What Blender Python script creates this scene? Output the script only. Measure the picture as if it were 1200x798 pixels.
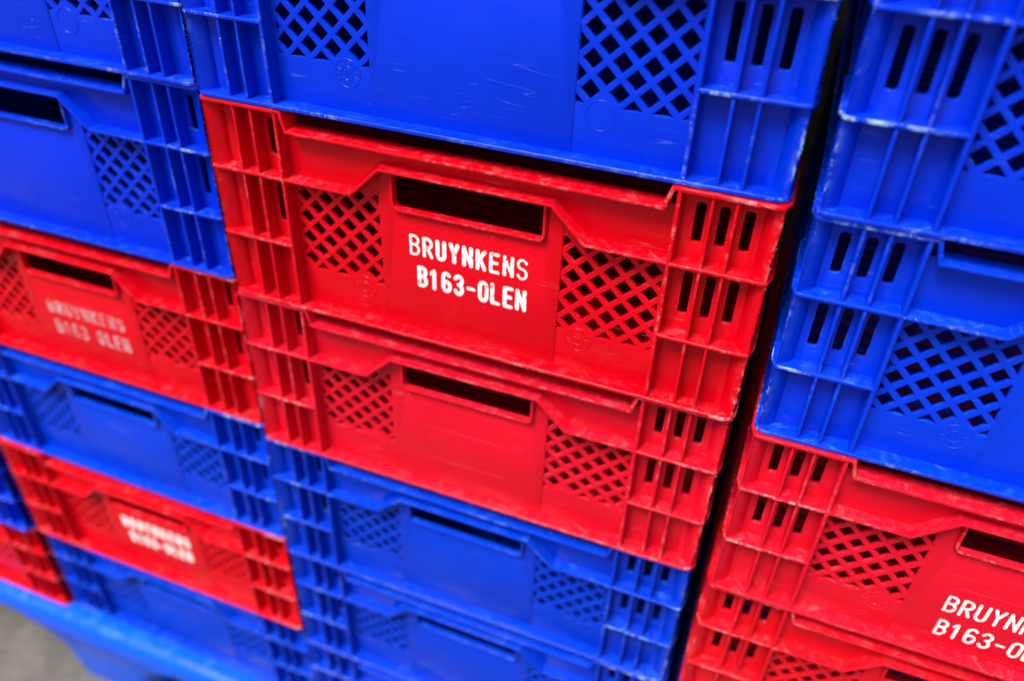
import bpy, bmesh, math, random
from mathutils import Vector, Matrix, noise

# ---------------------------------------------------------------- clear
for o in list(bpy.data.objects):
    bpy.data.objects.remove(o, do_unlink=True)
scene = bpy.context.scene
C = scene.collection
MM = 0.001

# ---------------------------------------------------------------- camera
cam_d = bpy.data.cameras.new('camera')
cam = bpy.data.objects.new('camera', cam_d)
C.objects.link(cam)
RX = Vector((0.9333235885926876, 0.35732671493332374, 0.03499568218195946))
RY = Vector((0.23754437720588917, -0.5414740262544181, -0.8064605060073072))   # image down
RZ = Vector((-0.26922063040244104, 0.7610016410538308, -0.5902514332713842))   # forward
LOC = Vector((0.3954146773083599, -0.44026618212506263, 0.20140132935241337))
m = Matrix.Identity(4)
for i in range(3):
    m[i][0] = RX[i]
    m[i][1] = -RY[i]
    m[i][2] = -RZ[i]
    m[i][3] = LOC[i]
cam.matrix_world = m
cam_d.sensor_width = 36.0
cam_d.lens = 28.396
cam_d.clip_start = 0.01
cam_d.clip_end = 500.0
cam_d.dof.use_dof = True
cam_d.dof.focus_distance = 0.515
cam_d.dof.aperture_fstop = 3.1
scene.camera = cam

# ---------------------------------------------------------------- world and sun (bright overcast)
SUN_EL, SUN_AZ = 60.0, 205.0          # azimuth measured clockwise from +y
world = bpy.data.worlds.new('World')
scene.world = world
world.use_nodes = True
nt = world.node_tree
nt.nodes.clear()
w_out = nt.nodes.new('ShaderNodeOutputWorld')
w_bg = nt.nodes.new('ShaderNodeBackground')
w_sky = nt.nodes.new('ShaderNodeTexSky')
w_sky.sky_type = 'NISHITA'
w_sky.sun_disc = False
w_sky.sun_elevation = math.radians(SUN_EL)
w_sky.sun_rotation = math.radians(SUN_AZ)
w_sky.air_density = 1.0
w_sky.dust_density = 3.0
w_hsv = nt.nodes.new('ShaderNodeHueSaturation')
w_hsv.inputs['Saturation'].default_value = 0.22
nt.links.new(w_sky.outputs[0], w_hsv.inputs['Color'])
nt.links.new(w_hsv.outputs[0], w_bg.inputs[0])
w_bg.inputs[1].default_value = 0.052
nt.links.new(w_bg.outputs[0], w_out.inputs[0])
sun_d = bpy.data.lights.new('sun', 'SUN')
sun_d.energy = 1.5
sun_d.angle = math.radians(24)
sun_d.color = (1.0, 0.97, 0.93)
sun = bpy.data.objects.new('sun', sun_d)
C.objects.link(sun)
az, el = math.radians(SUN_AZ), math.radians(SUN_EL)
to_sun = Vector((math.sin(az) * math.cos(el), math.cos(az) * math.cos(el), math.sin(el)))
sun.rotation_euler = to_sun.to_track_quat('Z', 'Y').to_euler()
sun.location = to_sun * 5

scene.view_settings.view_transform = 'Standard'
scene.view_settings.look = 'None'
scene.view_settings.gamma = 1.0
scene.view_settings.use_curve_mapping = False
scene.view_settings.exposure = 2.0
scene.cycles.max_bounces = 6
scene.cycles.diffuse_bounces = 3
scene.cycles.glossy_bounces = 3
scene.cycles.transparent_max_bounces = 6
scene.cycles.caustics_reflective = False

# ---------------------------------------------------------------- materials
class NT:
    def __init__(self, mat):
        self.t = mat.node_tree
    def n(self, typ, **kw):
        nd = self.t.nodes.new(typ)
        for k, v in kw.items():
            setattr(nd, k, v)
        return nd
    def l(self, a, b):
        self.t.links.new(a, b)
    def val(self, sock, v):
        if hasattr(v, 'is_output') or isinstance(v, bpy.types.NodeSocket):
            self.l(v, sock)
        else:
            sock.default_value = v
    def math(self, op, a, b=None, c=None, clamp=False):
        nd = self.n('ShaderNodeMath', operation=op, use_clamp=clamp)
        self.val(nd.inputs[0], a)
        if b is not None: self.val(nd.inputs[1], b)
        if c is not None: self.val(nd.inputs[2], c)
        return nd.outputs[0]
    def noise(self, vec, scale, detail=4.0, rough=0.55, dist=0.0):
        nd = self.n('ShaderNodeTexNoise')
        self.l(vec, nd.inputs['Vector'])
        nd.inputs['Scale'].default_value = scale
        nd.inputs['Detail'].default_value = detail
        nd.inputs['Roughness'].default_value = rough
        nd.inputs['Distortion'].default_value = dist
        return nd.outputs['Fac']
    def ramp(self, fac, a, b, lo=0.0, hi=1.0):
        nd = self.n('ShaderNodeMapRange')
        nd.interpolation_type = 'SMOOTHSTEP'
        self.val(nd.inputs['Value'], fac)
        nd.inputs['From Min'].default_value = a
        nd.inputs['From Max'].default_value = b
        nd.inputs['To Min'].default_value = lo
        nd.inputs['To Max'].default_value = hi
        return nd.outputs[0]
    def mix(self, fac, a, b):
        nd = self.n('ShaderNodeMix', data_type='RGBA')
        self.val(nd.inputs[0], fac)
        for s, v in ((nd.inputs[6], a), (nd.inputs[7], b)):
            if isinstance(v, tuple): s.default_value = (*v, 1.0)
            else: self.l(v, s)
        return nd.outputs[2]

def new_mat(name):
    mt = bpy.data.materials.new(name)
    mt.use_nodes = True
    mt.node_tree.nodes.clear()
    return mt

def plastic(name, base, worn, chalk_sheen, rough=0.30, edge=1.0, wear_sheen=1.0):
    """moulded, weathered HDPE: colour, whitened rubbed edges, scuffs, scratches, uneven gloss"""
    mt = new_mat(name)
    q = NT(mt)
    out = q.n('ShaderNodeOutputMaterial')
    bs = q.n('ShaderNodeBsdfPrincipled')
    q.l(bs.outputs[0], out.inputs[0])
    tc = q.n('ShaderNodeTexCoord')
    oi = q.n('ShaderNodeObjectInfo')
    geo = q.n('ShaderNodeNewGeometry')
    off = q.n('ShaderNodeVectorMath', operation='MULTIPLY_ADD')
    cmb = q.n('ShaderNodeCombineXYZ')
    for i in range(3): q.l(oi.outputs['Random'], cmb.inputs[i])
    q.l(cmb.outputs[0], off.inputs[0])
    off.inputs[1].default_value = (7.1, 3.3, 5.7)
    q.l(tc.outputs['Object'], off.inputs[2])
    v = off.outputs[0]
    # rubbed edges
    at = q.n('ShaderNodeAttribute', attribute_name='edge')
    em = at.outputs['Fac']
    en = q.ramp(q.noise(v, 120.0, 4.0, 0.70), 0.46, 0.66)
    so = q.n('ShaderNodeSeparateXYZ')
    q.l(tc.outputs['Object'], so.inputs[0])
    cx = q.math('MINIMUM', so.outputs['X'], q.math('SUBTRACT', 0.4, so.outputs['X']))
    colm = q.ramp(cx, 0.085, 0.045)                      # the corner columns carry and bump the stack
    clump = q.ramp(q.noise(v, 17.0, 2.0, 0.5), 0.46, 0.66, 0.0, 1.3)
    clump = q.math('MULTIPLY', clump, q.math('MULTIPLY_ADD', colm, 0.6, 0.45))
    en = q.math('MULTIPLY', en, clump)
    edge_f = q.math('MULTIPLY', q.math('MULTIPLY', em, en), 0.62 * edge, clamp=True)
    speck = q.math('MULTIPLY', q.math('MINIMUM', em, 1.0), q.ramp(q.noise(v, 520.0, 1.0, 0.5), 0.66, 0.72))
    speck = q.math('MULTIPLY', speck, q.math('MINIMUM', q.math('MULTIPLY', clump, 1.1), 0.8))
    # chalky scuffs and dust, plus pale sky sheen painted on upward faces
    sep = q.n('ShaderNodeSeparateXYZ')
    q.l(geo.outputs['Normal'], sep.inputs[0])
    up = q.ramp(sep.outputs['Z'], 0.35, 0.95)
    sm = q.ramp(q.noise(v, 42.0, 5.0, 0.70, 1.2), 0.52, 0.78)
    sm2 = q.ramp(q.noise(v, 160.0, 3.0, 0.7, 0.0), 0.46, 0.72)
    scuff_sheen = q.math('MULTIPLY', up, q.math('MULTIPLY_ADD', sm, q.math('MULTIPLY_ADD', colm, 0.55, 0.45), q.math('MULTIPLY', sm2, 0.14)))
    big = q.ramp(q.noise(v, 14.0, 4.0, 0.6, 0.0), 0.56, 0.80)
    panel_sheen = q.math('MULTIPLY', q.math('MULTIPLY', big, q.math('MULTIPLY_ADD', sm, 1.2, q.math('MULTIPLY', sm2, 0.35))), 0.20 * wear_sheen)  # soft pale patches paint glossy reflections onto the panels
    # fine scratches: three ridged, stretched noises
    scr = None
    for ang, sc, wd in ((78, 1.0, 0.006), (118, 0.8, 0.006)):
        mp = q.n('ShaderNodeMapping')
        q.l(v, mp.inputs[0])
        mp.inputs['Rotation'].default_value = (0, math.radians(ang), 0)
        mp.inputs['Scale'].default_value = (9 * sc, 20, 170 * sc)
        nz = q.noise(mp.outputs[0], 1.0, 1.0, 0.4, 0.15)
        ln = q.ramp(q.math('ABSOLUTE', q.math('SUBTRACT', nz, 0.5)), wd, wd * 0.25)
        mp2 = q.n('ShaderNodeMapping')
        q.l(v, mp2.inputs[0])
        mp2.inputs['Location'].default_value = (ang, sc, 3.1)
        gate = q.ramp(q.noise(mp2.outputs[0], 30.0, 2.0, 0.5), 0.585, 0.66)
        ln = q.math('MULTIPLY', ln, gate)
        scr = ln if scr is None else q.math('MAXIMUM', scr, ln)
    scr = q.math('MULTIPLY', scr, 0.12 * wear_sheen)
    # small pale nicks
    vor = q.n('ShaderNodeTexVoronoi')
    vor.inputs['Scale'].default_value = 95.0
    vor.inputs['Randomness'].default_value = 1.0
    q.l(v, vor.inputs['Vector'])
    nick = q.ramp(vor.outputs['Distance'], 0.085, 0.03)
    nick = q.math('MULTIPLY', nick, q.ramp(q.noise(v, 33.0, 2.0), 0.60, 0.66))
    nick = q.math('MULTIPLY', nick, 0.55)
    # slow colour drift of aged plastic
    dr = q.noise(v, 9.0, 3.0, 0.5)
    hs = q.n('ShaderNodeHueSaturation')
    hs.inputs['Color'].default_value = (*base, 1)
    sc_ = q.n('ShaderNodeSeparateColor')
    q.l(oi.outputs['Color'], sc_.inputs[0])  # object colour holds painted shade, pale sheen and hue of each crate
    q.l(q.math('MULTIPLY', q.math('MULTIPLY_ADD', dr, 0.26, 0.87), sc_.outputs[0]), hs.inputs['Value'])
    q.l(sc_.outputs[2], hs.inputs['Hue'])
    col = q.mix(q.math('MINIMUM', q.math('ADD', q.math('ADD', scuff_sheen, panel_sheen), sc_.outputs[1]), 0.8), hs.outputs[0], chalk_sheen)
    col = q.mix(q.math('MINIMUM', q.math('MAXIMUM', q.math('MAXIMUM', edge_f, scr), q.math('MAXIMUM', nick, speck)), 0.9), col, worn)
    q.l(col, bs.inputs['Base Color'])
    ro = q.math('MULTIPLY_ADD', q.ramp(q.noise(v, 24.0, 4.0, 0.6, 0.0), 0.3, 0.75), 0.24, rough - 0.07)
    ro = q.math('ADD', ro, q.math('MULTIPLY', q.math('ADD', scuff_sheen, edge_f), 0.35), clamp=True)
    q.l(ro, bs.inputs['Roughness'])
    bs.inputs['IOR'].default_value = 1.48
    bs.inputs['Specular IOR Level'].default_value = 0.20
    # uneven moulded surface
    bmp = q.n('ShaderNodeBump')
    bmp.inputs['Strength'].default_value = 0.5
    bmp.inputs['Distance'].default_value = 0.0012
    h = q.noise(v, 38.0, 2.0, 0.5, 0.0)
    q.l(h, bmp.inputs['Height'])
    q.l(bmp.outputs[0], bs.inputs['Normal'])
    return mt

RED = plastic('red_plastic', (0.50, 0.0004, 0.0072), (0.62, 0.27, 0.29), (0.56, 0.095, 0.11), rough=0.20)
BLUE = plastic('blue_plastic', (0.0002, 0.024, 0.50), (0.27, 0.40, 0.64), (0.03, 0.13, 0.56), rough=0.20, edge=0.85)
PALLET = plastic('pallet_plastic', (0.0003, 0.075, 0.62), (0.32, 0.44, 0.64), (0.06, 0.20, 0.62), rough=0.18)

def paint(name, wear_lo, wear_hi, tint=(0.70, 0.70, 0.69), scale=150.0, thin=0.0):
    mt = new_mat(name)
    q = NT(mt)
    out = q.n('ShaderNodeOutputMaterial')
    bs = q.n('ShaderNodeBsdfPrincipled')
    bs.inputs['Base Color'].default_value = (*tint, 1)
    bs.inputs['Roughness'].default_value = 0.5
    tr = q.n('ShaderNodeBsdfTransparent')
    mx = q.n('ShaderNodeMixShader')
    tc = q.n('ShaderNodeTexCoord')
    f = q.ramp(q.noise(tc.outputs['Object'], scale, 6.0, 0.72, 0.4), wear_lo, wear_hi, thin, 1.0)
    q.l(f, mx.inputs[0])
    q.l(bs.outputs[0], mx.inputs[1])
    q.l(tr.outputs[0], mx.inputs[2])
    q.l(mx.outputs[0], out.inputs[0])
    return mt
PAINT = paint('white_paint', 0.575, 0.66)
PAINT_WORN = paint('white_paint_worn', 0.40, 0.70, (0.64, 0.42, 0.46), 60.0, 0.36)

def concrete(name, a, b, rough=0.85):
    mt = new_mat(name)
    q = NT(mt)
    out = q.n('ShaderNodeOutputMaterial')
    bs = q.n('ShaderNodeBsdfPrincipled')
    q.l(bs.outputs[0], out.inputs[0])
    tc = q.n('ShaderNodeTexCoord')
    v = tc.outputs['Object']
    f1 = q.ramp(q.noise(v, 16.0, 6.0, 0.62, 0.3), 0.35, 0.66)
    f2 = q.ramp(q.noise(v, 70.0, 6.0, 0.7), 0.3, 0.7)
    c = q.mix(q.math('MULTIPLY_ADD', f2, 0.45, q.math('MULTIPLY', f1, 0.55)), a, b)
    q.l(c, bs.inputs['Base Color'])
    bs.inputs['Roughness'].default_value = rough
    bp = q.n('ShaderNodeBump')
    bp.inputs['Distance'].default_value = 0.004
    bp.inputs['Strength'].default_value = 0.6
    q.l(q.noise(v, 90.0, 8.0, 0.7), bp.inputs['Height'])
    q.l(bp.outputs[0], bs.inputs['Normal'])
    return mt
GROUND = concrete('concrete_ground', (0.064, 0.057, 0.050), (0.132, 0.120, 0.108))
BLOCKM = concrete('light_block_render', (0.10, 0.10, 0.10), (0.16, 0.16, 0.155))

# ---------------------------------------------------------------- mesh helpers (crate-local millimetres)
depsgraph = bpy.context.evaluated_depsgraph_get

def rnoise(seed, s, amp):
    """edge raggedness along arc length s (mm): soft waviness plus a few nicks"""
    n = noise.noise(Vector((s * 0.09, seed * 7.3, 1.7))) * 0.5
    f = noise.noise(Vector((s * 0.7, seed * 3.1, 9.2)))
    k = max(0.0, f - 0.28) * 2.2
    return (n - k) * amp

def curve_mesh(name, polys, thick, bevel, res=1, edge=1.0):
    """polys: list of closed 2-D outlines (first the outer one, then holes) in mm; returns mesh in its own
    plane: outline in xy, thickness in z from -thick/2 to +thick/2, edges rounded by bevel"""
    cu = bpy.data.curves.new(name, 'CURVE')
    cu.dimensions = '2D'
    cu.fill_mode = 'BOTH'
    cu.extrude = max(thick / 2 - bevel, 0.01) * MM
    cu.bevel_depth = bevel * MM
    cu.bevel_resolution = res
    cu.offset = -bevel * MM
    for pl in polys:
        sp = cu.splines.new('POLY')
        sp.points.add(len(pl) - 1)
        for pt, (x, y) in zip(sp.points, pl):
            pt.co = (x * MM, y * MM, 0, 1)
        sp.use_cyclic_u = True
    ob = bpy.data.objects.new(name, cu)
    C.objects.link(ob)
    dg = depsgraph()
    dg.update()
    me = bpy.data.meshes.new_from_object(ob.evaluated_get(dg))
    bpy.data.objects.remove(ob, do_unlink=True)
    bpy.data.curves.remove(cu)
    me.name = name
    curve_edge(me, thick, edge)
    return me

def set_edge(me, vals):
    at = me.attributes.get('edge') or me.attributes.new('edge', 'FLOAT', 'POINT')
    at.data.foreach_set('value', vals)

def curve_edge(me, thick, amount):
    lim = thick / 2 * MM - 1e-5
    set_edge(me, [amount if abs(v.co.z) < lim else 0.0 for v in me.vertices])

def to_front(me, y_front, thick):
    """outline (x, z): stand the sheet up, its front face at depth y_front"""
    for v in me.vertices:
        x, y, z = v.co
        v.co = (x, y_front * MM + thick / 2 * MM - z, y)
    return finish(me)

def to_plan(me, z_mid):
    for v in me.vertices:
        v.co.z += z_mid * MM
    return finish(me)

def finish(me, smooth=35):
    bm = bmesh.new()
    bm.from_mesh(me)
    bmesh.ops.remove_doubles(bm, verts=bm.verts, dist=1e-6)
    bmesh.ops.recalc_face_normals(bm, faces=bm.faces)
    for f in bm.faces: f.smooth = True
    lim = math.radians(smooth)
    for e in bm.edges:
        if len(e.link_faces) == 2 and e.calc_face_angle(0) > lim:
            e.smooth = False
    bm.to_mesh(me)
    bm.free()
    return me

def join_meshes(name, meshes):
    bm = bmesh.new()
    for me in meshes:
        bm.from_mesh(me)
    out = bpy.data.meshes.new(name)
    bm.to_mesh(out)
    bm.free()
    for me in meshes:
        bpy.data.meshes.remove(me)
    return finish(out)

def resample(pts, step, closed=True):
    out = []
    n = len(pts)
    for i in range(n if closed else n - 1):
        a, b = pts[i], pts[(i + 1) % n]
        L = math.hypot(b[0] - a[0], b[1] - a[1])
        k = max(1, int(round(L / step)))
        for j in range(k):
            t = j / k
            out.append((a[0] + (b[0] - a[0]) * t, a[1] + (b[1] - a[1]) * t))
    if not closed: out.append(pts[-1])
    return out

def arc(cx, cy, r, a0, a1, n):
    return [(cx + r * math.cos(math.radians(a0 + (a1 - a0) * i / n)),
             cy + r * math.sin(math.radians(a0 + (a1 - a0) * i / n))) for i in range(n + 1)]

def rrect(x0, x1, y0, y1, r, n=4):
    return (arc(x1 - r, y1 - r, r, 0, 90, n) + arc(x0 + r, y1 - r, r, 90, 180, n) +
            arc(x0 + r, y0 + r, r, 180, 270, n) + arc(x1 - r, y0 + r, r, 270, 360, n))

def ribbon(name, path, thick, y0, y1, seed=0, rag=0.35, step=2.6, yfun=None, edge=0.75):
    """a moulded flange: path (x, z) of its middle line, thickness across the path, standing from depth y1
    (in the wall) out to a rounded, slightly ragged front edge at depth y0"""
    P = resample(path, step, closed=False)
    n = len(P)
    h = thick / 2
    # cross-section: (offset across, depth fraction along) front edge rounded
    def sect(yf):
        r = min(h * 0.8, 1.1)
        return [(-h * 1.12, y1), (-h, yf + r), (-h + r * 0.30, yf + r * 0.30), (-h + r, yf), (h - r, yf),
                (h - r * 0.30, yf + r * 0.30), (h, yf + r), (h * 1.12, y1)]
    verts, faces = [], []
    s = 0.0
    for i, (x, z) in enumerate(P):
        a = P[max(i - 1, 0)]
        b = P[min(i + 1, n - 1)]
        if 0 < i < n - 1:
            d1 = Vector((x - a[0], z - a[1])).normalized()
            d2 = Vector((b[0] - x, b[1] - z)).normalized()
            d = (d1 + d2).normalized()
            k = 1.0 / max(0.5, d.dot(d1))
        else:
            d = Vector((b[0] - a[0], b[1] - a[1])).normalized()
            k = 1.0
        nx, nz = -d.y, d.x
        if i: s += math.hypot(x - P[i - 1][0], z - P[i - 1][1])
        dy = -rnoise(seed, s, rag)
        dz = noise.noise(Vector((s * 0.05, seed * 5.1, 4.4))) * rag * 0.7
        yf = (yfun(x) if yfun else y0) + dy
        for o, y in sect(yf):
            w = 1.0 if y < (y0 + y1) / 2 else 0.0
            verts.append(((x + nx * o * k) * MM, y * MM, (z + nz * o * k + dz * w) * MM))
    m_ = 8
    for i in range(n - 1):
        for j in range(m_ - 1):
            a = i * m_ + j
            faces.append((a, a + 1, a + m_ + 1, a + m_))
        faces.append((i * m_ + m_ - 1, i * m_, (i + 1) * m_, (i + 1) * m_ + m_ - 1))
    faces.append(tuple(range(m_)))
    faces.append(tuple(reversed(range((n - 1) * m_, n * m_))))
    me = bpy.data.meshes.new(name)
    me.from_pydata(verts, [], faces)
    set_edge(me, [0, 0, edge, edge, edge, edge, 0, 0] * n)
    return finish(me)

def box_mesh(name, boxes, bevel=0.4):
    bm = bmesh.new()
    for (x0, x1, y0, y1, z0, z1) in boxes:
        g = bmesh.ops.create_cube(bm, size=1)
        for v in g['verts']:
            v.co = ((x0 + x1) / 2 * MM + v.co.x * (x1 - x0) * MM, (y0 + y1) / 2 * MM + v.co.y * (y1 - y0) * MM,
                    (z0 + z1) / 2 * MM + v.co.z * (z1 - z0) * MM)
    if bevel:
        bmesh.ops.bevel(bm, geom=list(bm.edges), offset=bevel * MM, segments=1, affect='EDGES')
    me = bpy.data.meshes.new(name)
    bm.to_mesh(me)
    bm.free()
    return finish(me)

def mirror(me, name):
    m2 = me.copy()
    m2.name = name
    for v in m2.vertices:
        v.co.x = 0.4 - v.co.x
    m2.flip_normals()
    return finish(m2)

# ---------------------------------------------------------------- crate dimensions (mm)
W, D, H = 400.0, 600.0, 161.2
Z1, Z2 = 109.4, 55.5              # the two horizontal ribs of a corner column
XM = 60.9                          # upright beside the column
YC, YP = 12.0, 10.2                # depth of column wall and of front panel
LEDGE = [(XM, Z1), (115, Z1), (138.4, 132.4), (W - 138.4, 132.4), (W - 115, Z1), (W - XM, Z1)]

def clip_poly(poly, x0, x1, z0, z1):
    for ax, lim, sgn in ((0, x0, 1), (0, x1, -1), (1, z0, 1), (1, z1, -1)):
        out = []
        for i in range(len(poly)):
            a, b = poly[i], poly[(i + 1) % len(poly)]
            ia, ib = (a[ax] - lim) * sgn >= 0, (b[ax] - lim) * sgn >= 0
            if ia: out.append(a)
            if ia != ib:
                t = (lim - a[ax]) / (b[ax] - a[ax])
                out.append((a[0] + t * (b[0] - a[0]), a[1] + t * (b[1] - a[1])))
        poly = out
        if not poly: return []
    return poly

def lattice_mesh(name):
    """left lattice: sheet with rows of diamond holes, cut straight at its borders"""
    cells = []
    pitch, half = 17.6, 6.15
    bx0, bx1, bz0, bz1 = 64.6, 131.6, 34.3, 107.5
    for j in range(-1, 11):
        z = 34.3 + j * pitch / 2
        for i in range(-1, 6):
            x = 70.6 + i * pitch + (pitch / 2 if j % 2 == 0 else 0)
            if math.hypot(x - 115.5, z - 28.6) < 10.5:
                continue                      # solid disc of the date stamp
            po = clip_poly([(x + half, z), (x, z + half), (x - half, z), (x, z - half)], bx0, bx1, bz0, bz1)
            if len(po) < 3: continue
            ar = abs(sum(po[k][0] * po[(k + 1) % len(po)][1] - po[(k + 1) % len(po)][0] * po[k][1]
                         for k in range(len(po)))) / 2
            if ar < 5: continue
            cells.append(po)
    outer = [(XM - 1.2, 1.0), (134.0, 1.0), (134.0, 126.4), (115, Z1 + 0.6), (XM - 1.2, Z1 + 0.6)]
    me = curve_mesh(name, [outer] + cells, 3.4, 0.55, 1, 0.25)
    return to_front(me, YP + 0.7, 3.4)

def slot_sheet(name):
    """left column wall with its two rows of three slots"""
    holes = []
    for a, b in ((16.4, 22.5), (31.1, 37.0), (45.4, 51.3)):
        for z0, z1 in ((121.8, 148.6), (68.8, 100.5)):
            holes.append(rrect(a, b, z0, z1, 1.9, 3))
    me = curve_mesh(name, [[(11.0, 1.5), (XM, 1.5), (XM, 158.5), (11.0, 158.5)]] + holes, 3.6, 0.6, 1, 0.3)
    return to_front(me, YC, 3.6)

def corner_post(name, seed):
    """the folded outer corner: concave sheets that meet in one ragged upright edge"""
    prof = [(15.0, 12.0), (11.0, 11.3), (7.6, 9.2), (4.9, 6.2), (2.6, 2.9), (1.3, 0.9),
            (0.9, 1.3), (2.9, 2.6), (6.2, 4.9), (9.2, 7.6), (11.3, 11.0), (12.0, 15.0), (15, 15)]
    zs = [1.5 + 157.0 * i / 72 for i in range(73)]
    verts, faces = [], []
    n = len(prof)
    for z in zs:
        r = rnoise(seed + 0.3, z, 0.85)
        r2 = noise.noise(Vector((z * 0.8, seed, 3.0))) * 0.22
        w = noise.noise(Vector((z * 0.03, seed * 2.2, 8.0))) * 0.8
        # the edge is scalloped a little inwards between the ribs
        t = min(abs(z - k) for k in (0, Z2, Z1, H))
        sc = 0.35 * min(1.0, t / 20.0)
        for k, (x, y) in enumerate(prof):
            wt = max(0.0, 1.0 - math.hypot(x - 1, y - 1) / 6.0)
            verts.append(((x + wt * (-r + sc + w + r2)) * MM, (y + wt * (-r + sc * 0.5 - r2)) * MM, z * MM))
    for i in range(len(zs) - 1):
        for k in range(n):
            a, b = i * n + k, i * n + (k + 1) % n
            faces.append((a, b, b + n, a + n))
    faces.append(tuple(reversed(range(n))))
    faces.append(tuple(range((len(zs) - 1) * n, len(zs) * n)))
    # burrs of torn plastic along the edge
    rnd = random.Random(int(seed * 100) + 5)
    for _ in range(46):
        z = rnd.uniform(4, 156)
        L = rnd.uniform(0.5, 1.3) * (1.7 if rnd.random() < .15 else 1)
        a = rnd.uniform(-2.6, -1.6)
        o = Vector((1.0 + rnd.uniform(-.3, .3), 1.0, z))
        tip = o + Vector((math.cos(a) * L * .6, math.sin(a) * L * .7, rnd.uniform(-L, L)))
        b = len(verts)
        for dv in ((.35, 0, 0), (0, .35, 0), (0, 0, .4)):
            verts.append(tuple((o + Vector(dv)) * MM))
        verts.append(tuple(tip * MM))
        faces += [(b, b + 1, b + 3), (b + 1, b + 2, b + 3), (b + 2, b, b + 3), (b, b + 2, b + 1)]
    me = bpy.data.meshes.new(name)
    me.from_pydata(verts, [], faces)
    ev = [0, 0, 0, 0, 0.2, 1.5, 1.5, 0.2, 0, 0, 0, 0, 0] * len(zs)
    set_edge(me, ev + [2.0] * (len(verts) - len(ev)))
    return finish(me, 40)

def corner_boost(me):
    at = me.attributes['edge']
    out = []
    for v, a in zip(me.vertices, at.data):
        x = min(v.co.x, 0.4 - v.co.x) / MM
        out.append(a.value * (1.0 + 0.7 * max(0.0, 1.0 - x / 62.0)))
    return out

def bracket(name, z, thick, seed, r=5.0, x_end=XM, out=0.0, rag=0.4):
    """horizontal rib that wraps the left front corner: plan outline with a ragged outer edge"""
    core = [(x_end, -out)]
    core += [(r - out + 0, -out)] if r <= 0 else []
    corner = arc(r - out, r - out, r, 270, 190, 6) + [(-out - 0.6, r - out + 2.0), (-out - 1.7, r - out + 5.0)]
    outer = resample([(x_end, -out)] + corner + [(-out - 1.7, 70.0)], 2.4, closed=False)
    pts = []
    s = 0
    for i, (x, y) in enumerate(outer):
        if i: s += math.hypot(x - outer[i - 1][0], y - outer[i - 1][1])
        d = rnoise(seed, s, rag)
        cx, cy = 40 - x, 40 - y
        if y <= r - out and x > r: pts.append((x, y - d))
        elif x <= r - out and y > r: pts.append((x - d, y))
        else: pts.append((x - d * .7, y - d * .7))
    poly = pts + [(14.0, 70.0), (14.0, 14.0), (x_end, 14.0)]
    me = curve_mesh(name, [poly], thick, min(0.75, thick * 0.3), 2)
    set_edge(me, corner_boost(me))
    return to_plan(me, z)

def stamp_mesh(name, cx, cz, y, seed, plain=False):
    """raised moulding date clock: two rings, spokes and a pointer"""
    rnd = random.Random(seed)
    parts = []
    def ring(r, w, n=28):
        pts = arc(cx, cz, r, 0, 360, n)[:-1]
        inn = arc(cx, cz, r - w, 0, 360, n)[:-1]
        return curve_mesh('r', [pts, inn], 0.5, 0.15, 0, 0.12)
    parts.append(to_front(ring(9.4, 0.55), y - 0.30, 0.5))
    if plain: return join_meshes(name, parts)
    parts.append(to_front(ring(4.6, 0.5), y - 0.30, 0.5))
    for k in range(12):
        a = math.radians(k * 30 + 8)
        c, s = math.cos(a), math.sin(a)
        t = 0.28
        q = [(cx + c * 5.0 - s * t, cz + s * 5.0 + c * t), (cx + c * 5.0 + s * t, cz + s * 5.0 - c * t),
             (cx + c * 8.6 + s * t, cz + s * 8.6 - c * t), (cx + c * 8.6 - s * t, cz + s * 8.6 + c * t)]
        parts.append(to_front(curve_mesh('s', [q], 0.45, 0.1, 0, 0.12), y - 0.26, 0.45))
    for k in range(3):
        x = cx - 2.2 + k * 1.7
        q = [(x, cz - 2), (x + 0.7, cz - 2.0), (x + 1.3 - rnd.random(), cz + 2.2), (x + 0.5 - rnd.random(), cz + 2.2)]
        parts.append(to_front(curve_mesh('s', [q], 0.45, 0.1, 0, 0.12), y - 0.26, 0.45))
    return join_meshes(name, parts)

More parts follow.
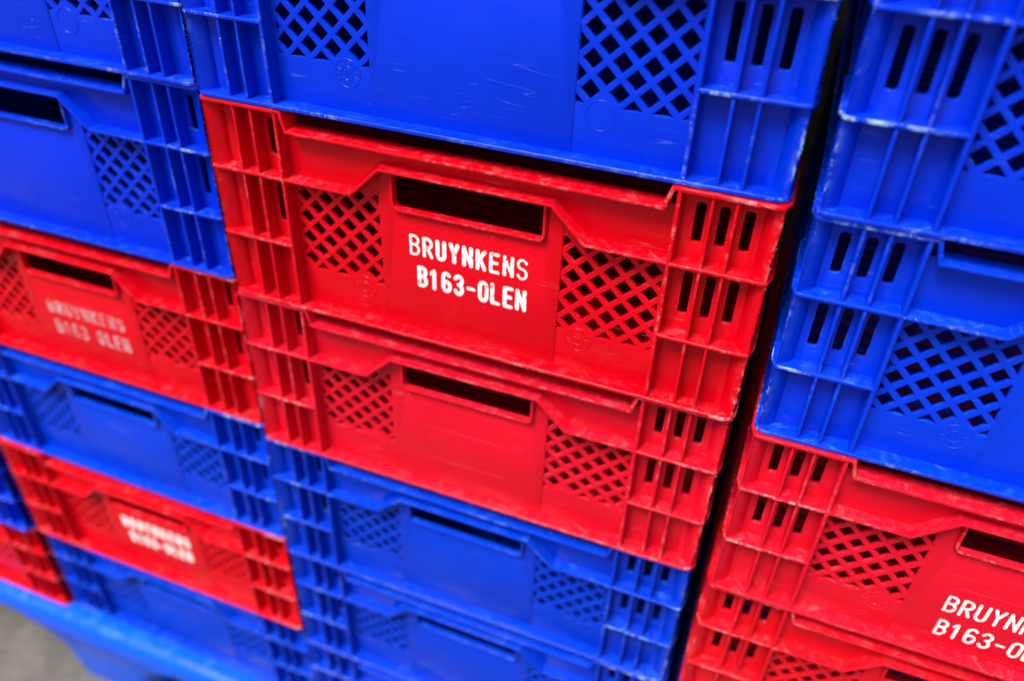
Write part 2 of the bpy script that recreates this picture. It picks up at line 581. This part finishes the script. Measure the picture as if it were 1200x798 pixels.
# ---------------------------------------------------------------- mould variants (shared mesh data)
NV = 3
V = []
for k in range(NV):
    sd = 1.37 + k * 2.91
    d = {}
    d['corner_post_l'] = corner_post('corner_post', sd)
    d['corner_post_r'] = mirror(corner_post('corner_post', sd + 0.71), 'corner_post')
    for nm, z, q in (('rib_a', Z1, 0.2), ('rib_b', Z2, 0.5)):
        d[nm + '_l'] = bracket('horizontal_rib', z, 2.6, sd + q, r=3.5)
        d[nm + '_r'] = mirror(bracket('horizontal_rib', z, 2.6, sd + q + 0.13, r=3.5), 'horizontal_rib')
    for nm, x, q in (('vert_a', 27.2, 0.1), ('vert_b', 41.3, 0.4)):
        d[nm + '_l'] = ribbon('vertical_rib', [(x, 1.5), (x, 158.5)], 2.3, 0.7, YC + 1, sd + q, 0.3, edge=0.22)
        d[nm + '_r'] = ribbon('vertical_rib', [(W - x, 1.5), (W - x, 158.5)], 2.3, 0.7, YC + 1, sd + q + .06, 0.3, edge=0.35)
    d['upright_l'] = ribbon('upright', [(XM, 1.5), (XM, 158.5)], 2.9, 0.15, YC + 2, sd + .8, 0.3, edge=0.45)
    d['upright_r'] = ribbon('upright', [(W - XM, 1.5), (W - XM, 158.5)], 2.9, 0.15, YC + 2, sd + .9, 0.3, edge=0.45)
    # sagging, dented top rim between the columns
    d['rim'] = ribbon('rim', [(XM - 1, 159.6), (65.2, 159.6), (68.6, 146.1), (W - 69.2, 145.9), (W - 65.0, 159.6), (W - XM + 1, 159.6)],
                      2.9, -0.2, 14.5, sd + .25, 0.5)
    d['rim_corner_l'] = bracket('rim_corner', 159.6, 3.0, sd + .33, r=4.5, out=0.4, rag=0.55)
    d['rim_corner_r'] = mirror(bracket('rim_corner', 159.6, 3.0, sd + .39, r=4.5, out=0.4, rag=0.55), 'rim_corner')
    d['handle_ledge'] = ribbon('handle_ledge', LEDGE, 2.7, 0.0, YP + 2, sd + .55, 0.35)
    # handle opening: raised lip on three sides
    lip = [(144.4, 131.2)] + [(144.4, 107.5)] + arc(149.4, 106.8, 5, 180, 270, 4)[1:] + \
          arc(W - 149.4, 106.8, 5, 270, 360, 4)[1:] + [(W - 144.4, 107.5), (W - 144.4, 131.2)]
    d['handle_lip'] = ribbon('handle_lip', lip, 2.4, 6.4, YP + 2.0, sd + .61, 0.45, step=2.2)
    # base flange in one run with rounded, battered corners
    outer = resample(arc(W - 7.5, 7.5, 8.3, 0, -90, 6) + arc(7.5, 7.5, 8.3, 270, 180, 6) +
                     [(-0.8, D - 8), (8, D + .8), (W - 8, D + .8), (W + .8, D - 8)], 2.6)
    pts = []
    s = 0
    for i, (x, y) in enumerate(outer):
        dd = rnoise(sd + .77, i * 2.6, 0.55)
        cx, cy = (x - W / 2) / (W / 2), (y - D / 2) / (D / 2)
        pts.append((x + (dd if cx > 0 else -dd) * (abs(cx) > .97), y + (dd if cy > 0 else -dd) * (abs(cy) > .97)))
    inner = [(15, 15), (W - 15, 15), (W - 15, D - 15), (15, D - 15)]
    bf = curve_mesh('base_flange', [pts, inner], 3.0, 0.8, 2)
    set_edge(bf, corner_boost(bf))
    d['base_flange'] = to_plan(bf, 1.75)
    V.append(d)

S = {}
S['slot_l'] = slot_sheet('column_wall')
S['slot_r'] = mirror(S['slot_l'], 'column_wall')
S['lat_l'] = lattice_mesh('lattice_panel')
S['lat_r'] = mirror(S['lat_l'], 'lattice_panel')
# front panel below the ledge, with the handle opening
pan = [(132.0, 1.0), (W - 132.0, 1.0), (W - 132.0, 125.6), (W - 138.6, 132.0), (138.6, 132.0), (132.0, 125.6)]
S['front_panel'] = to_front(curve_mesh('front_panel', [pan, rrect(145.4, W - 145.4, 103.0, 129.4, 2.5, 4)], 2.4, 0.4, 1, 0.2), YP, 2.4)
upp = [(XM - 1, Z1), (115, Z1), (138.4, 132.4), (W - 138.4, 132.4), (W - 115, Z1), (W - XM + 1, Z1),
       (W - XM + 1, 146), (W - 69, 145), (69, 145), (XM - 1, 146)]
S['upper_panel'] = to_front(curve_mesh('upper_panel', [upp], 3.2, 0.4, 1, 0.1), YP + 0.4, 3.2)
fr_o, fr_i = rrect(161.5, 238.5, 29.5, 65.5, 4, 4), rrect(162.3, 237.7, 30.3, 64.7, 3.4, 4)
S['label_frame'] = to_front(curve_mesh('label_frame', [fr_o, fr_i], 0.6, 0.2, 0, 0.12), YP - 0.16, 0.6)
fr_o, fr_i = rrect(158.0, 242.0, 5.5, 66.5, 4, 4), rrect(158.8, 241.2, 6.3, 65.7, 3.4, 4)
S['label_frame_big'] = to_front(curve_mesh('label_frame', [fr_o, fr_i], 0.6, 0.2, 0, 0.12), YP - 0.16, 0.6)
S['stamp_l'] = stamp_mesh('date_stamp', 115.5, 28.6, YP + 0.7, 1)
S['stamp_r'] = stamp_mesh('date_stamp', W - 115.5, 28.6, YP + 0.7, 2)
S['stamp_plain_r'] = stamp_mesh('date_stamp', W - 115.5, 28.6, YP + 0.7, 2, True)

def side_wall(name, pierced):
    """left side: recessed wall pierced by rows of slots, with horizontal and upright ribs standing out of it"""
    ribs_y = (27.2, 41.3, XM, 130, 200, 270, 330, 400, 470, D - XM, D - 41, D - 27)
    holes = []
    for z0, z1 in ((66, 100), (121, 147)):
        for y in (19.4, 34, 48.3):
            holes.append(rrect(y - 3, y + 3, z0, z1, 1.9, 2))
        y = 72.0
        while y < D - 75:
            if min(abs(y - r) for r in ribs_y) > 7.5:
                holes.append(rrect(y - 4.5, y + 4.5, z0, z1, 2.0, 2))
            y += 15.0
    for k in range(24):
        y = 76 + k * 19.2
        holes.append(rrect(y - 6, y + 6, 20, 44, 2.0, 2))
    if not pierced: holes = []  # slots closed on most crates so that their interiors stay dark
    me = curve_mesh(name, [[(14.8, 1.2), (D - 12, 1.2), (D - 12, 158.2), (14.8, 158.2)]] + holes, 3.2, 0.4, 0, 0.1)
    for v in me.vertices:
        y, z, t = v.co
        v.co = (13.7 * MM - t, y, z)
    bx = []
    for z in (Z2, Z1, 159.6):
        bx.append((0.2, 12.6, 70.6, D - 70, z - 1.3, z + 1.3))
    for y in ribs_y:
        bx.append((0.9, 12.6, y - 1.2, y + 1.2, 3.6, 157.6))
    return join_meshes(name, [me, box_mesh('b', bx, 0.35)])
S['side_l'] = side_wall('side_wall', False)
S['side_r'] = mirror(S['side_l'], 'side_wall')
S['side_open_r'] = mirror(side_wall('side_wall', True), 'side_wall')
S['back_wall'] = box_mesh('back_wall', [(12.3, W - 12.3, D - 15.4, D - 12, 1.3, 158.0)] +
                          [(2, W - 2, D - 12.3, D - 0.5, z - 1.3, z + 1.3) for z in (Z2, Z1, 159.4)], 0.35)
# slatted floor
fb = [(14.0, W - 14.0, 17 + i * 17.5, 25.0 + i * 17.5, 1.2, 5.0) for i in range(33)]
fb += [(x, x + 4, 14, D - 14, 0.9, 6.2) for x in (80, 140, 198, 256, 316)]
S['floor_slats'] = box_mesh('crate_floor', fb, 0.3)
S['floor'] = box_mesh('crate_floor', [(13.5, W - 13.5, 13.5, D - 13.5, 0.7, 3.0)] + fb, 0.3)  # solid plate kept under the slats to shut light out

# ---------------------------------------------------------------- painted lettering (stroke alphabet, unit height)
def A(cx, cy, rx, ry, a0, a1, n=10):
    return [(cx + rx * math.cos(math.radians(a0 + (a1 - a0) * i / n)),
             cy + ry * math.sin(math.radians(a0 + (a1 - a0) * i / n))) for i in range(n + 1)]
w = 0.44
GL = {
 'B': [[(0, 0), (0, 1)], [(0, 1), (w * .45, 1)] + A(w * .45, .765, w * .5, .235, 90, -90) + [(0, .53)],
       [(0, .53), (w * .45, .53)] + A(w * .45, .265, w * .55, .265, 90, -90) + [(0, 0)]],
 'R': [[(0, 0), (0, 1)], [(0, 1), (w * .45, 1)] + A(w * .45, .745, w * .55, .255, 90, -90) + [(0, .49)], [(w * .45, .49), (w, 0)]],
 'U': [[(0, 1), (0, .22)] + A(w / 2, .22, w / 2, .22, 180, 360) + [(w, 1)]],
 'Y': [[(0, 1), (w / 2, .47), (w, 1)], [(w / 2, .47), (w / 2, 0)]],
 'N': [[(0, 0), (0, 1)], [(0, 1), (w, 0)], [(w, 0), (w, 1)]],
 'K': [[(0, 0), (0, 1)], [(w, 1), (0, .40)], [(w * .33, .60), (w, 0)]],
 'E': [[(w * .95, 1), (0, 1), (0, 0), (w * .95, 0)], [(0, .52), (w * .8, .52)]],
 'S': [A(w / 2, .76, w / 2, .24, 20, 270, 14) + A(w / 2, .26, w / 2, .26, 90, -160, 14)],
 '1': [[(0.04, .80), (w * .5, 1), (w * .5, 0)]],
 '6': [A(w / 2, .27, w / 2, .27, 0, 360, 18), [(0, .27), (0.0, .60)] + A(w / 2, .72, w / 2, .28, 180, 40, 8)],
 '3': [A(w / 2, .76, w / 2, .24, 160, -90, 12), A(w / 2, .26, w / 2, .26, 90, -160, 12)],
 '-': [[(w * .12, .47), (w * .9, .47)]],
 'O': [[(w, .26), (w, .74)] + A(w / 2, .74, w / 2, .26, 0, 180) + [(0, .26)] + A(w / 2, .26, w / 2, .26, 180, 360)],
 'L': [[(0, 1), (0, 0), (w * .9, 0)]],
}
def lettering(name, lines, th, seed=0, blot=0.0):
    """lines: (text, x0, x1, z0, z1, weights) - sprayed letters lying 0.1 mm proud of the panel"""
    rnd = random.Random(seed)
    verts, faces = [], []
    si = 0
    for text, x0, x1, z0, z1, wt in lines:
        n = len(text)
        hgt = z1 - z0
        adv = (x1 - x0 - 7.2) / (n - 1)
        for i, ch in enumerate(text):
            if ch == ' ': continue
            t = th * (wt[i] if wt else 1.0)
            hh = hgt - t
            wd = 7.9 - t * 0.9
            ox = x0 + adv * i + t / 2
            oz = z0 + t / 2 + rnd.uniform(-.15, .15)
            if ch == '1': ox -= 0.2
            for st in GL[ch]:
                tk = t * (0.78 if ch == 'N' and st == GL['N'][1] else 1.0)
                P = [(ox + x / w * wd, oz + y * hh) for x, y in st]
                P = resample(P, 1.2, closed=False)
                Y = YP - 0.10 - 0.012 * (si % 5)
                si += 1
                b = len(verts)
                m_ = len(P)
                L_, R_ = [], []
                for k, (x, z) in enumerate(P):
                    a, c = P[max(k - 1, 0)], P[min(k + 1, m_ - 1)]
                    d = Vector((c[0] - a[0], c[1] - a[1]))
                    d = d.normalized() if d.length > 1e-6 else Vector((1, 0))
                    e1 = tk / 2 * (1 + rnd.uniform(-.07, .07) + blot * rnd.uniform(-.1, .3))
                    e2 = tk / 2 * (1 + rnd.uniform(-.07, .07) + blot * rnd.uniform(-.1, .3))
                    L_.append((x - d.y * e1, z + d.x * e1))
                    R_.append((x + d.y * e2, z - d.x * e2))
                def cap(k, sgn):
                    a, c = P[max(k - 1, 0)], P[min(k + 1, m_ - 1)]
                    d = Vector((c[0] - a[0], c[1] - a[1])).normalized() * sgn
                    base = math.degrees(math.atan2(d.y, d.x))
                    return arc(P[k][0], P[k][1], t / 2, base - 90, base + 90, 6)[1:-1]
                if math.hypot(P[0][0] - P[-1][0], P[0][1] - P[-1][1]) < 0.05:
                    c0, c1 = [], []
                else:
                    c0, c1 = cap(0, -1), cap(m_ - 1, 1)
                for a, c in zip(L_, R_):
                    verts.append((a[0] * MM, Y * MM, a[1] * MM))
                    verts.append((c[0] * MM, Y * MM, c[1] * MM))
                for k in range(m_ - 1):
                    faces.append((b + 2 * k, b + 2 * k + 1, b + 2 * k + 3, b + 2 * k + 2))
                for cp, k in ((c0, 0), (c1, m_ - 1)):
                    if not cp: continue
                    s0 = len(verts)
                    for a in cp: verts.append((a[0] * MM, Y * MM, a[1] * MM))
                    ids = list(range(s0, s0 + len(cp)))
                    if k == 0: faces.append((b, *ids, b + 1))
                    else: faces.append((b + 2 * k + 1, *ids, b + 2 * k))
    me = bpy.data.meshes.new(name)
    me.from_pydata(verts, [], faces)
    bm = bmesh.new(); bm.from_mesh(me)
    for f in bm.faces:
        f.normal_update()
        if f.normal.y > 0: f.normal_flip()
    bm.to_mesh(me); bm.free()
    return me

# ---------------------------------------------------------------- crate builder
def link(name, me, mat, parent):
    ob = bpy.data.objects.new(name, me)
    if not me.materials: me.materials.append(mat)
    C.objects.link(ob)
    ob.parent = parent
    ob.color = (1.0, 0.0, 0.5, 1.0)
    # colour belongs to the object so that red and blue crates can share meshes
    ob.material_slots[0].link = 'OBJECT'
    ob.material_slots[0].material = mat
    return ob

def crate(x0, y0, layer, mat, label, group, var=0, rz=0.0, dz=0.0, text=None, frame=None, paintm=None, vented=False, lit_tone=(1.0, 0.0, 0.5)):
    root = bpy.data.objects.new('plastic_crate', None)
    C.objects.link(root)
    root.empty_display_size = 0.05
    rzr = math.radians(rz)
    root.rotation_euler = (0, 0, rzr)
    c = Vector((0.2, 0.0, 0))
    rc = Matrix.Rotation(rzr, 3, 'Z') @ c
    root.location = (x0 + c.x - rc.x, y0 + c.y - rc.y, -(layer - 1) * H * MM + dz)
    root['label'] = label
    root['category'] = 'crate'
    root['group'] = group
    d = V[var % NV]
    fp = link('front_panel', S['front_panel'], mat, root)
    link('upper_panel', S['upper_panel'], mat, root)
    if text:
        t = link('lettering', text, paintm or PAINT, fp)
        t['label'] = 'white sprayed capital lettering in two lines'
    if frame:
        link('label_frame', S[frame], mat, fp)
    for s in ('l', 'r'):
        lp = link('lattice_panel', S['lat_' + s], mat, root)
        link('date_stamp', S['stamp_plain_r' if s == 'r' and layer in (0, 1, 3) else 'stamp_' + s], mat, lp)
        col = link('corner_column', S['slot_' + s], mat, root)
        link('corner_post', d['corner_post_' + s], mat, col)
        link('upright', d['upright_' + s], mat, col)
        for k in ('vert_a_', 'vert_b_'): link('vertical_rib', d[k + s], mat, col)
        for k in ('rib_a_', 'rib_b_'): link('horizontal_rib', d[k + s], mat, col)
        link('rim_corner', d['rim_corner_' + s], mat, col)
        link('side_wall', S['side_open_r' if vented and s == 'r' else 'side_' + s], mat, root)
    hd = link('handle_ledge', d['handle_ledge'], mat, root)
    link('handle_lip', d['handle_lip'], mat, hd)
    link('rim', d['rim'], mat, root)
    link('base_flange', d['base_flange'], mat, root)
    link('crate_floor', S['floor_slats' if vented else 'floor'], mat, root)
    link('back_wall', S['back_wall'], mat, root)
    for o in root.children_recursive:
        o.color = (*lit_tone, 1.0)  # crate tone, with low-stack shade and reddish sheen painted into it
    return root

# ---------------------------------------------------------------- structure
G_Z = -5 * H * MM - 0.150
def plane(name, pts, mat):
    me = bpy.data.meshes.new(name)
    me.from_pydata(pts, [], [tuple(range(len(pts)))])
    me.materials.append(mat)
    o = bpy.data.objects.new(name, me)
    C.objects.link(o)
    o['kind'] = 'structure'
    return o
plane('ground', [(-150, -150, G_Z), (150, -150, G_Z), (150, 150, G_Z), (-150, 150, G_Z)], GROUND)
wm = box_mesh('wall', [(-2600, 2600, 622, 850, G_Z * 1000 - 50, 900)], 4)  # unseen wall added behind the stacks to keep gap and interiors dark
wm.materials.append(BLOCKM)
wo = bpy.data.objects.new('wall', wm); C.objects.link(wo); wo['kind'] = 'structure'

# ---------------------------------------------------------------- plastic pallet under the crates
def pallet(x0, x1, y0, y1, label, feet):
    root = bpy.data.objects.new('plastic_pallet', None)
    C.objects.link(root)
    zt = -5 * H * MM - 0.0004
    root.location = (x0, y0, zt)
    root['label'] = label; root['category'] = 'pallet'; root['group'] = 'blue plastic pallets under the stacks'
    Lx, Ly = (x1 - x0) * 1000, (y1 - y0) * 1000
    # deck with generous rounded edge: profile swept round the outline
    prof = [(0, 0.0), (9, 0.0), (17, 1.5), (22, 5.5), (25, 12), (26, 22), (26, 33), (24, 39), (20, 41), (0, 41)]
    bm = bmesh.new()
    rings = []
    for (o, zd) in prof:
        k = o - 26
        rr = 30 + k
        ring = (arc(Lx - 30, 30, rr, -90, 0, 6) + arc(Lx - 30, Ly - 30, rr, 0, 90, 6) +
                arc(30, Ly - 30, rr, 90, 180, 6) + arc(30, 30, rr, 180, 270, 6))
        rings.append([bm.verts.new((x * MM, y * MM, -zd * MM)) for x, y in ring])
    n = len(rings[0])
    for a, b in zip(rings[:-1], rings[1:]):
        for i in range(n):
            bm.faces.new((a[i], a[(i + 1) % n], b[(i + 1) % n], b[i]))
    bm.faces.new(rings[0]); bm.faces.new(rings[-1])
    me = bpy.data.meshes.new('deck'); bm.to_mesh(me); bm.free()
    link('deck', finish(me, 50), PALLET, root)
    for fx, half in feet:
        for j, fy in enumerate((22.0, Ly / 2, Ly - 110)):
            bm = bmesh.new()
            prev = None
            lv = []
            N = 9
            for i in range(N + 1):
                t = i / N
                z = -38 - t * 111.4
                fl_ = 62 * (1 - min(1, t / 0.50)) ** 2.0          # flares into the deck
                hw = half + fl_ - 16 * t
                dy = 6 * t
                r = 22
                xc = fx - x0 * 1000
                ring = (arc(xc + hw - r, fy - 22 + dy + r, r, -90, 0, 4) + arc(xc + hw - r, fy + 90 - r, r, 0, 90, 4) +
                        arc(xc - hw + r, fy + 90 - r, r, 90, 180, 4) + arc(xc - hw + r, fy - 22 + dy + r, r, 180, 270, 4))
                lv.append([bm.verts.new((x * MM, y * MM, z * MM)) for x, y in ring])
            n = len(lv[0])
            for a, b in zip(lv[:-1], lv[1:]):
                for i in range(n):
                    bm.faces.new((a[i], a[(i + 1) % n], b[(i + 1) % n], b[i]))
            bm.faces.new(lv[0]); bm.faces.new(lv[-1])
            me = bpy.data.meshes.new('foot'); bm.to_mesh(me); bm.free()
            link('foot', finish(me, 50), PALLET, root)
    return root
pallet(-0.86, 0.408, -0.013, 0.619, 'bright blue plastic pallet on round feet under the left and middle stacks',
       [(-790, 75), (-365, 88), (90, 88), (340, 60)])
pallet(0.412, 1.24, -0.036, 0.619, 'blue plastic pallet under the right stack, below the edge of the picture',
       [(490, 60), (830, 85), (1170, 60)])

# ---------------------------------------------------------------- the crates
bw = (.62, .82, 1, 1.02, 1, 1, .85, .85, .62)
T_M2 = lettering('lettering', [('BRUYNKENS', 155.2, 244.2, 67.2, 83.8, bw), ('B163-OLEN', 160.6, 244.2, 41.3, 59.2, None)], 2.95, 1, 0.15)
T_R3 = lettering('lettering', [('BRUYNKENS', 156.4, 243.0, 39.8, 57.0, None), ('B163-OLEN', 158.0, 243.0, 14.0, 31.2, None)], 2.15, 2)
T_L3 = lettering('lettering', [('BRUYNKENS', 154.0, 247.0, 56.8, 72.4, None), ('B163 OLEN', 156.5, 247.0, 32.0, 49.0, (.8, .7, .8, .8, 1, 1.1, 1.1, 1, 1.1))], 3.0, 3, 0.3)
T_L5 = lettering('lettering', [('BRUYNKENS', 152.0, 249.0, 66.0, 84.5, None), ('B163-OLEN', 157.0, 247.0, 40.0, 59.0, None)], 4.2, 4, 0.4)

gL, gM, gR, gF = ('crates of the left stack', 'crates of the middle stack', 'crates of the right stack',
                  'crates of the far left stack')
LX, LY = -0.4108, 0.0127
RXo, RYo = 0.4150, -0.0057
FX, FY = -0.8150, 0.004
# middle stack, from the top
crate(0.000, 0.002, 0, BLUE, 'uppermost blue crate of the middle stack, above the upper edge of the picture', gM, 2, -0.2)
crate(0.0005, 0.000, 1, BLUE, 'blue crate on top of the red crate with clear white lettering', gM, 0, 0.1, 0.0006)
crate(0.0007, -0.0012, 2, RED, 'red crate with bold white BRUYNKENS B163-OLEN lettering in the middle stack', gM, 1, -0.28, 0.0003, T_M2)
crate(-0.0001, 0.0002, 3, RED, 'plain red crate without lettering, directly under the lettered red one', gM, 2, 0.05, 0, None, 'label_frame', lit_tone=(1.05, 0.03, 0.498))
crate(-0.0009, 0.0008, 4, BLUE, 'blue crate right under the plain red crate', gM, 0, 0.2, lit_tone=(0.84, 0.008, 0.4975))
crate(0.0002, 0.001, 5, BLUE, 'second blue crate under the plain red crate', gM, 1, -0.1, lit_tone=(0.85, 0.006, 0.4975))
crate(-0.0006, 0.002, 6, BLUE, 'lowest blue crate of the middle stack at the bottom edge of the picture', gM, 2, 0.1, lit_tone=(0.85, 0.0, 0.498))
# left stack
crate(LX, LY + .002, 0, BLUE, 'uppermost blue crate of the left stack, above the upper edge of the picture', gL, 1, 0.2)
crate(LX + .001, LY - .001, 1, BLUE, 'blue crate in the upper left corner, cut off by the top edge', gL, 2, -0.1)
crate(LX + .0005, LY, 2, BLUE, 'blue crate on top of the left red crate with faded lettering', gL, 1, lit_tone=(0.98, 0.0, 0.501))
crate(LX - .0005, LY + .0004, 3, RED, 'red crate with faded white lettering, between two blue crates on the left', gL, 0, 0.02, 0, T_L3, None, PAINT_WORN)
crate(LX + .0002, LY + .0003, 4, BLUE, 'blurred blue crate sandwiched between the two lettered red crates of the left stack', gL, 2, -0.22, lit_tone=(0.93, 0.0, 0.497))
crate(-0.4105, 0.0098, 5, RED, 'small blurred red crate low in the left stack with thick white lettering', gL, 1, 0.33, 0, T_L5)
crate(LX + .001, LY + .001, 6, BLUE, 'lowest blue crate of the left stack, standing on the pallet edge', gL, 0, 0.1, lit_tone=(0.80, 0.0, 0.496))
# far left stack, only its lower right corner shows
crate(FX - .003, FY - .004, 5, BLUE, 'dark blue crate corner at the left edge above a red one', gF, 1, 0.2)
crate(FX, FY, 6, RED, 'red crate corner at the left edge, standing on the pallet', gF, 2, 0.3)
# right stack
crate(RXo, RYo + .002, 0, BLUE, 'uppermost blue crate of the right stack, above the upper edge of the picture', gR, 0, -0.2)
crate(RXo - .0005, RYo + .001, 1, BLUE, 'blue crate in the upper right corner', gR, 1, 0.05, vented=True)
crate(RXo + .0003, RYo + .0013, 2, BLUE, 'blue crate on top of the right red crate, its whole left lattice in view', gR, 2, -0.18, vented=True, lit_tone=(1.03, 0.004, 0.499))
crate(RXo + .0002, RYo - .0012, 3, RED, 'red crate with thin white lettering cut off by the right edge', gR, 0, -0.13, 0, T_R3, 'label_frame_big', vented=True, lit_tone=(1.06, 0.035, 0.498))
crate(RXo - .001, RYo + .001, 4, RED, 'red crate at the bottom right under the one with thin lettering', gR, 1, 0.2, vented=True, lit_tone=(1.05, 0.03, 0.5))
crate(RXo, RYo + .001, 5, BLUE, 'fifth crate of the right stack, blue, at the bottom edge', gR, 2, 0.1, vented=True)
crate(RXo + .001, RYo, 6, RED, 'lowest red crate of the right stack, below the picture', gR, 0, -0.1)
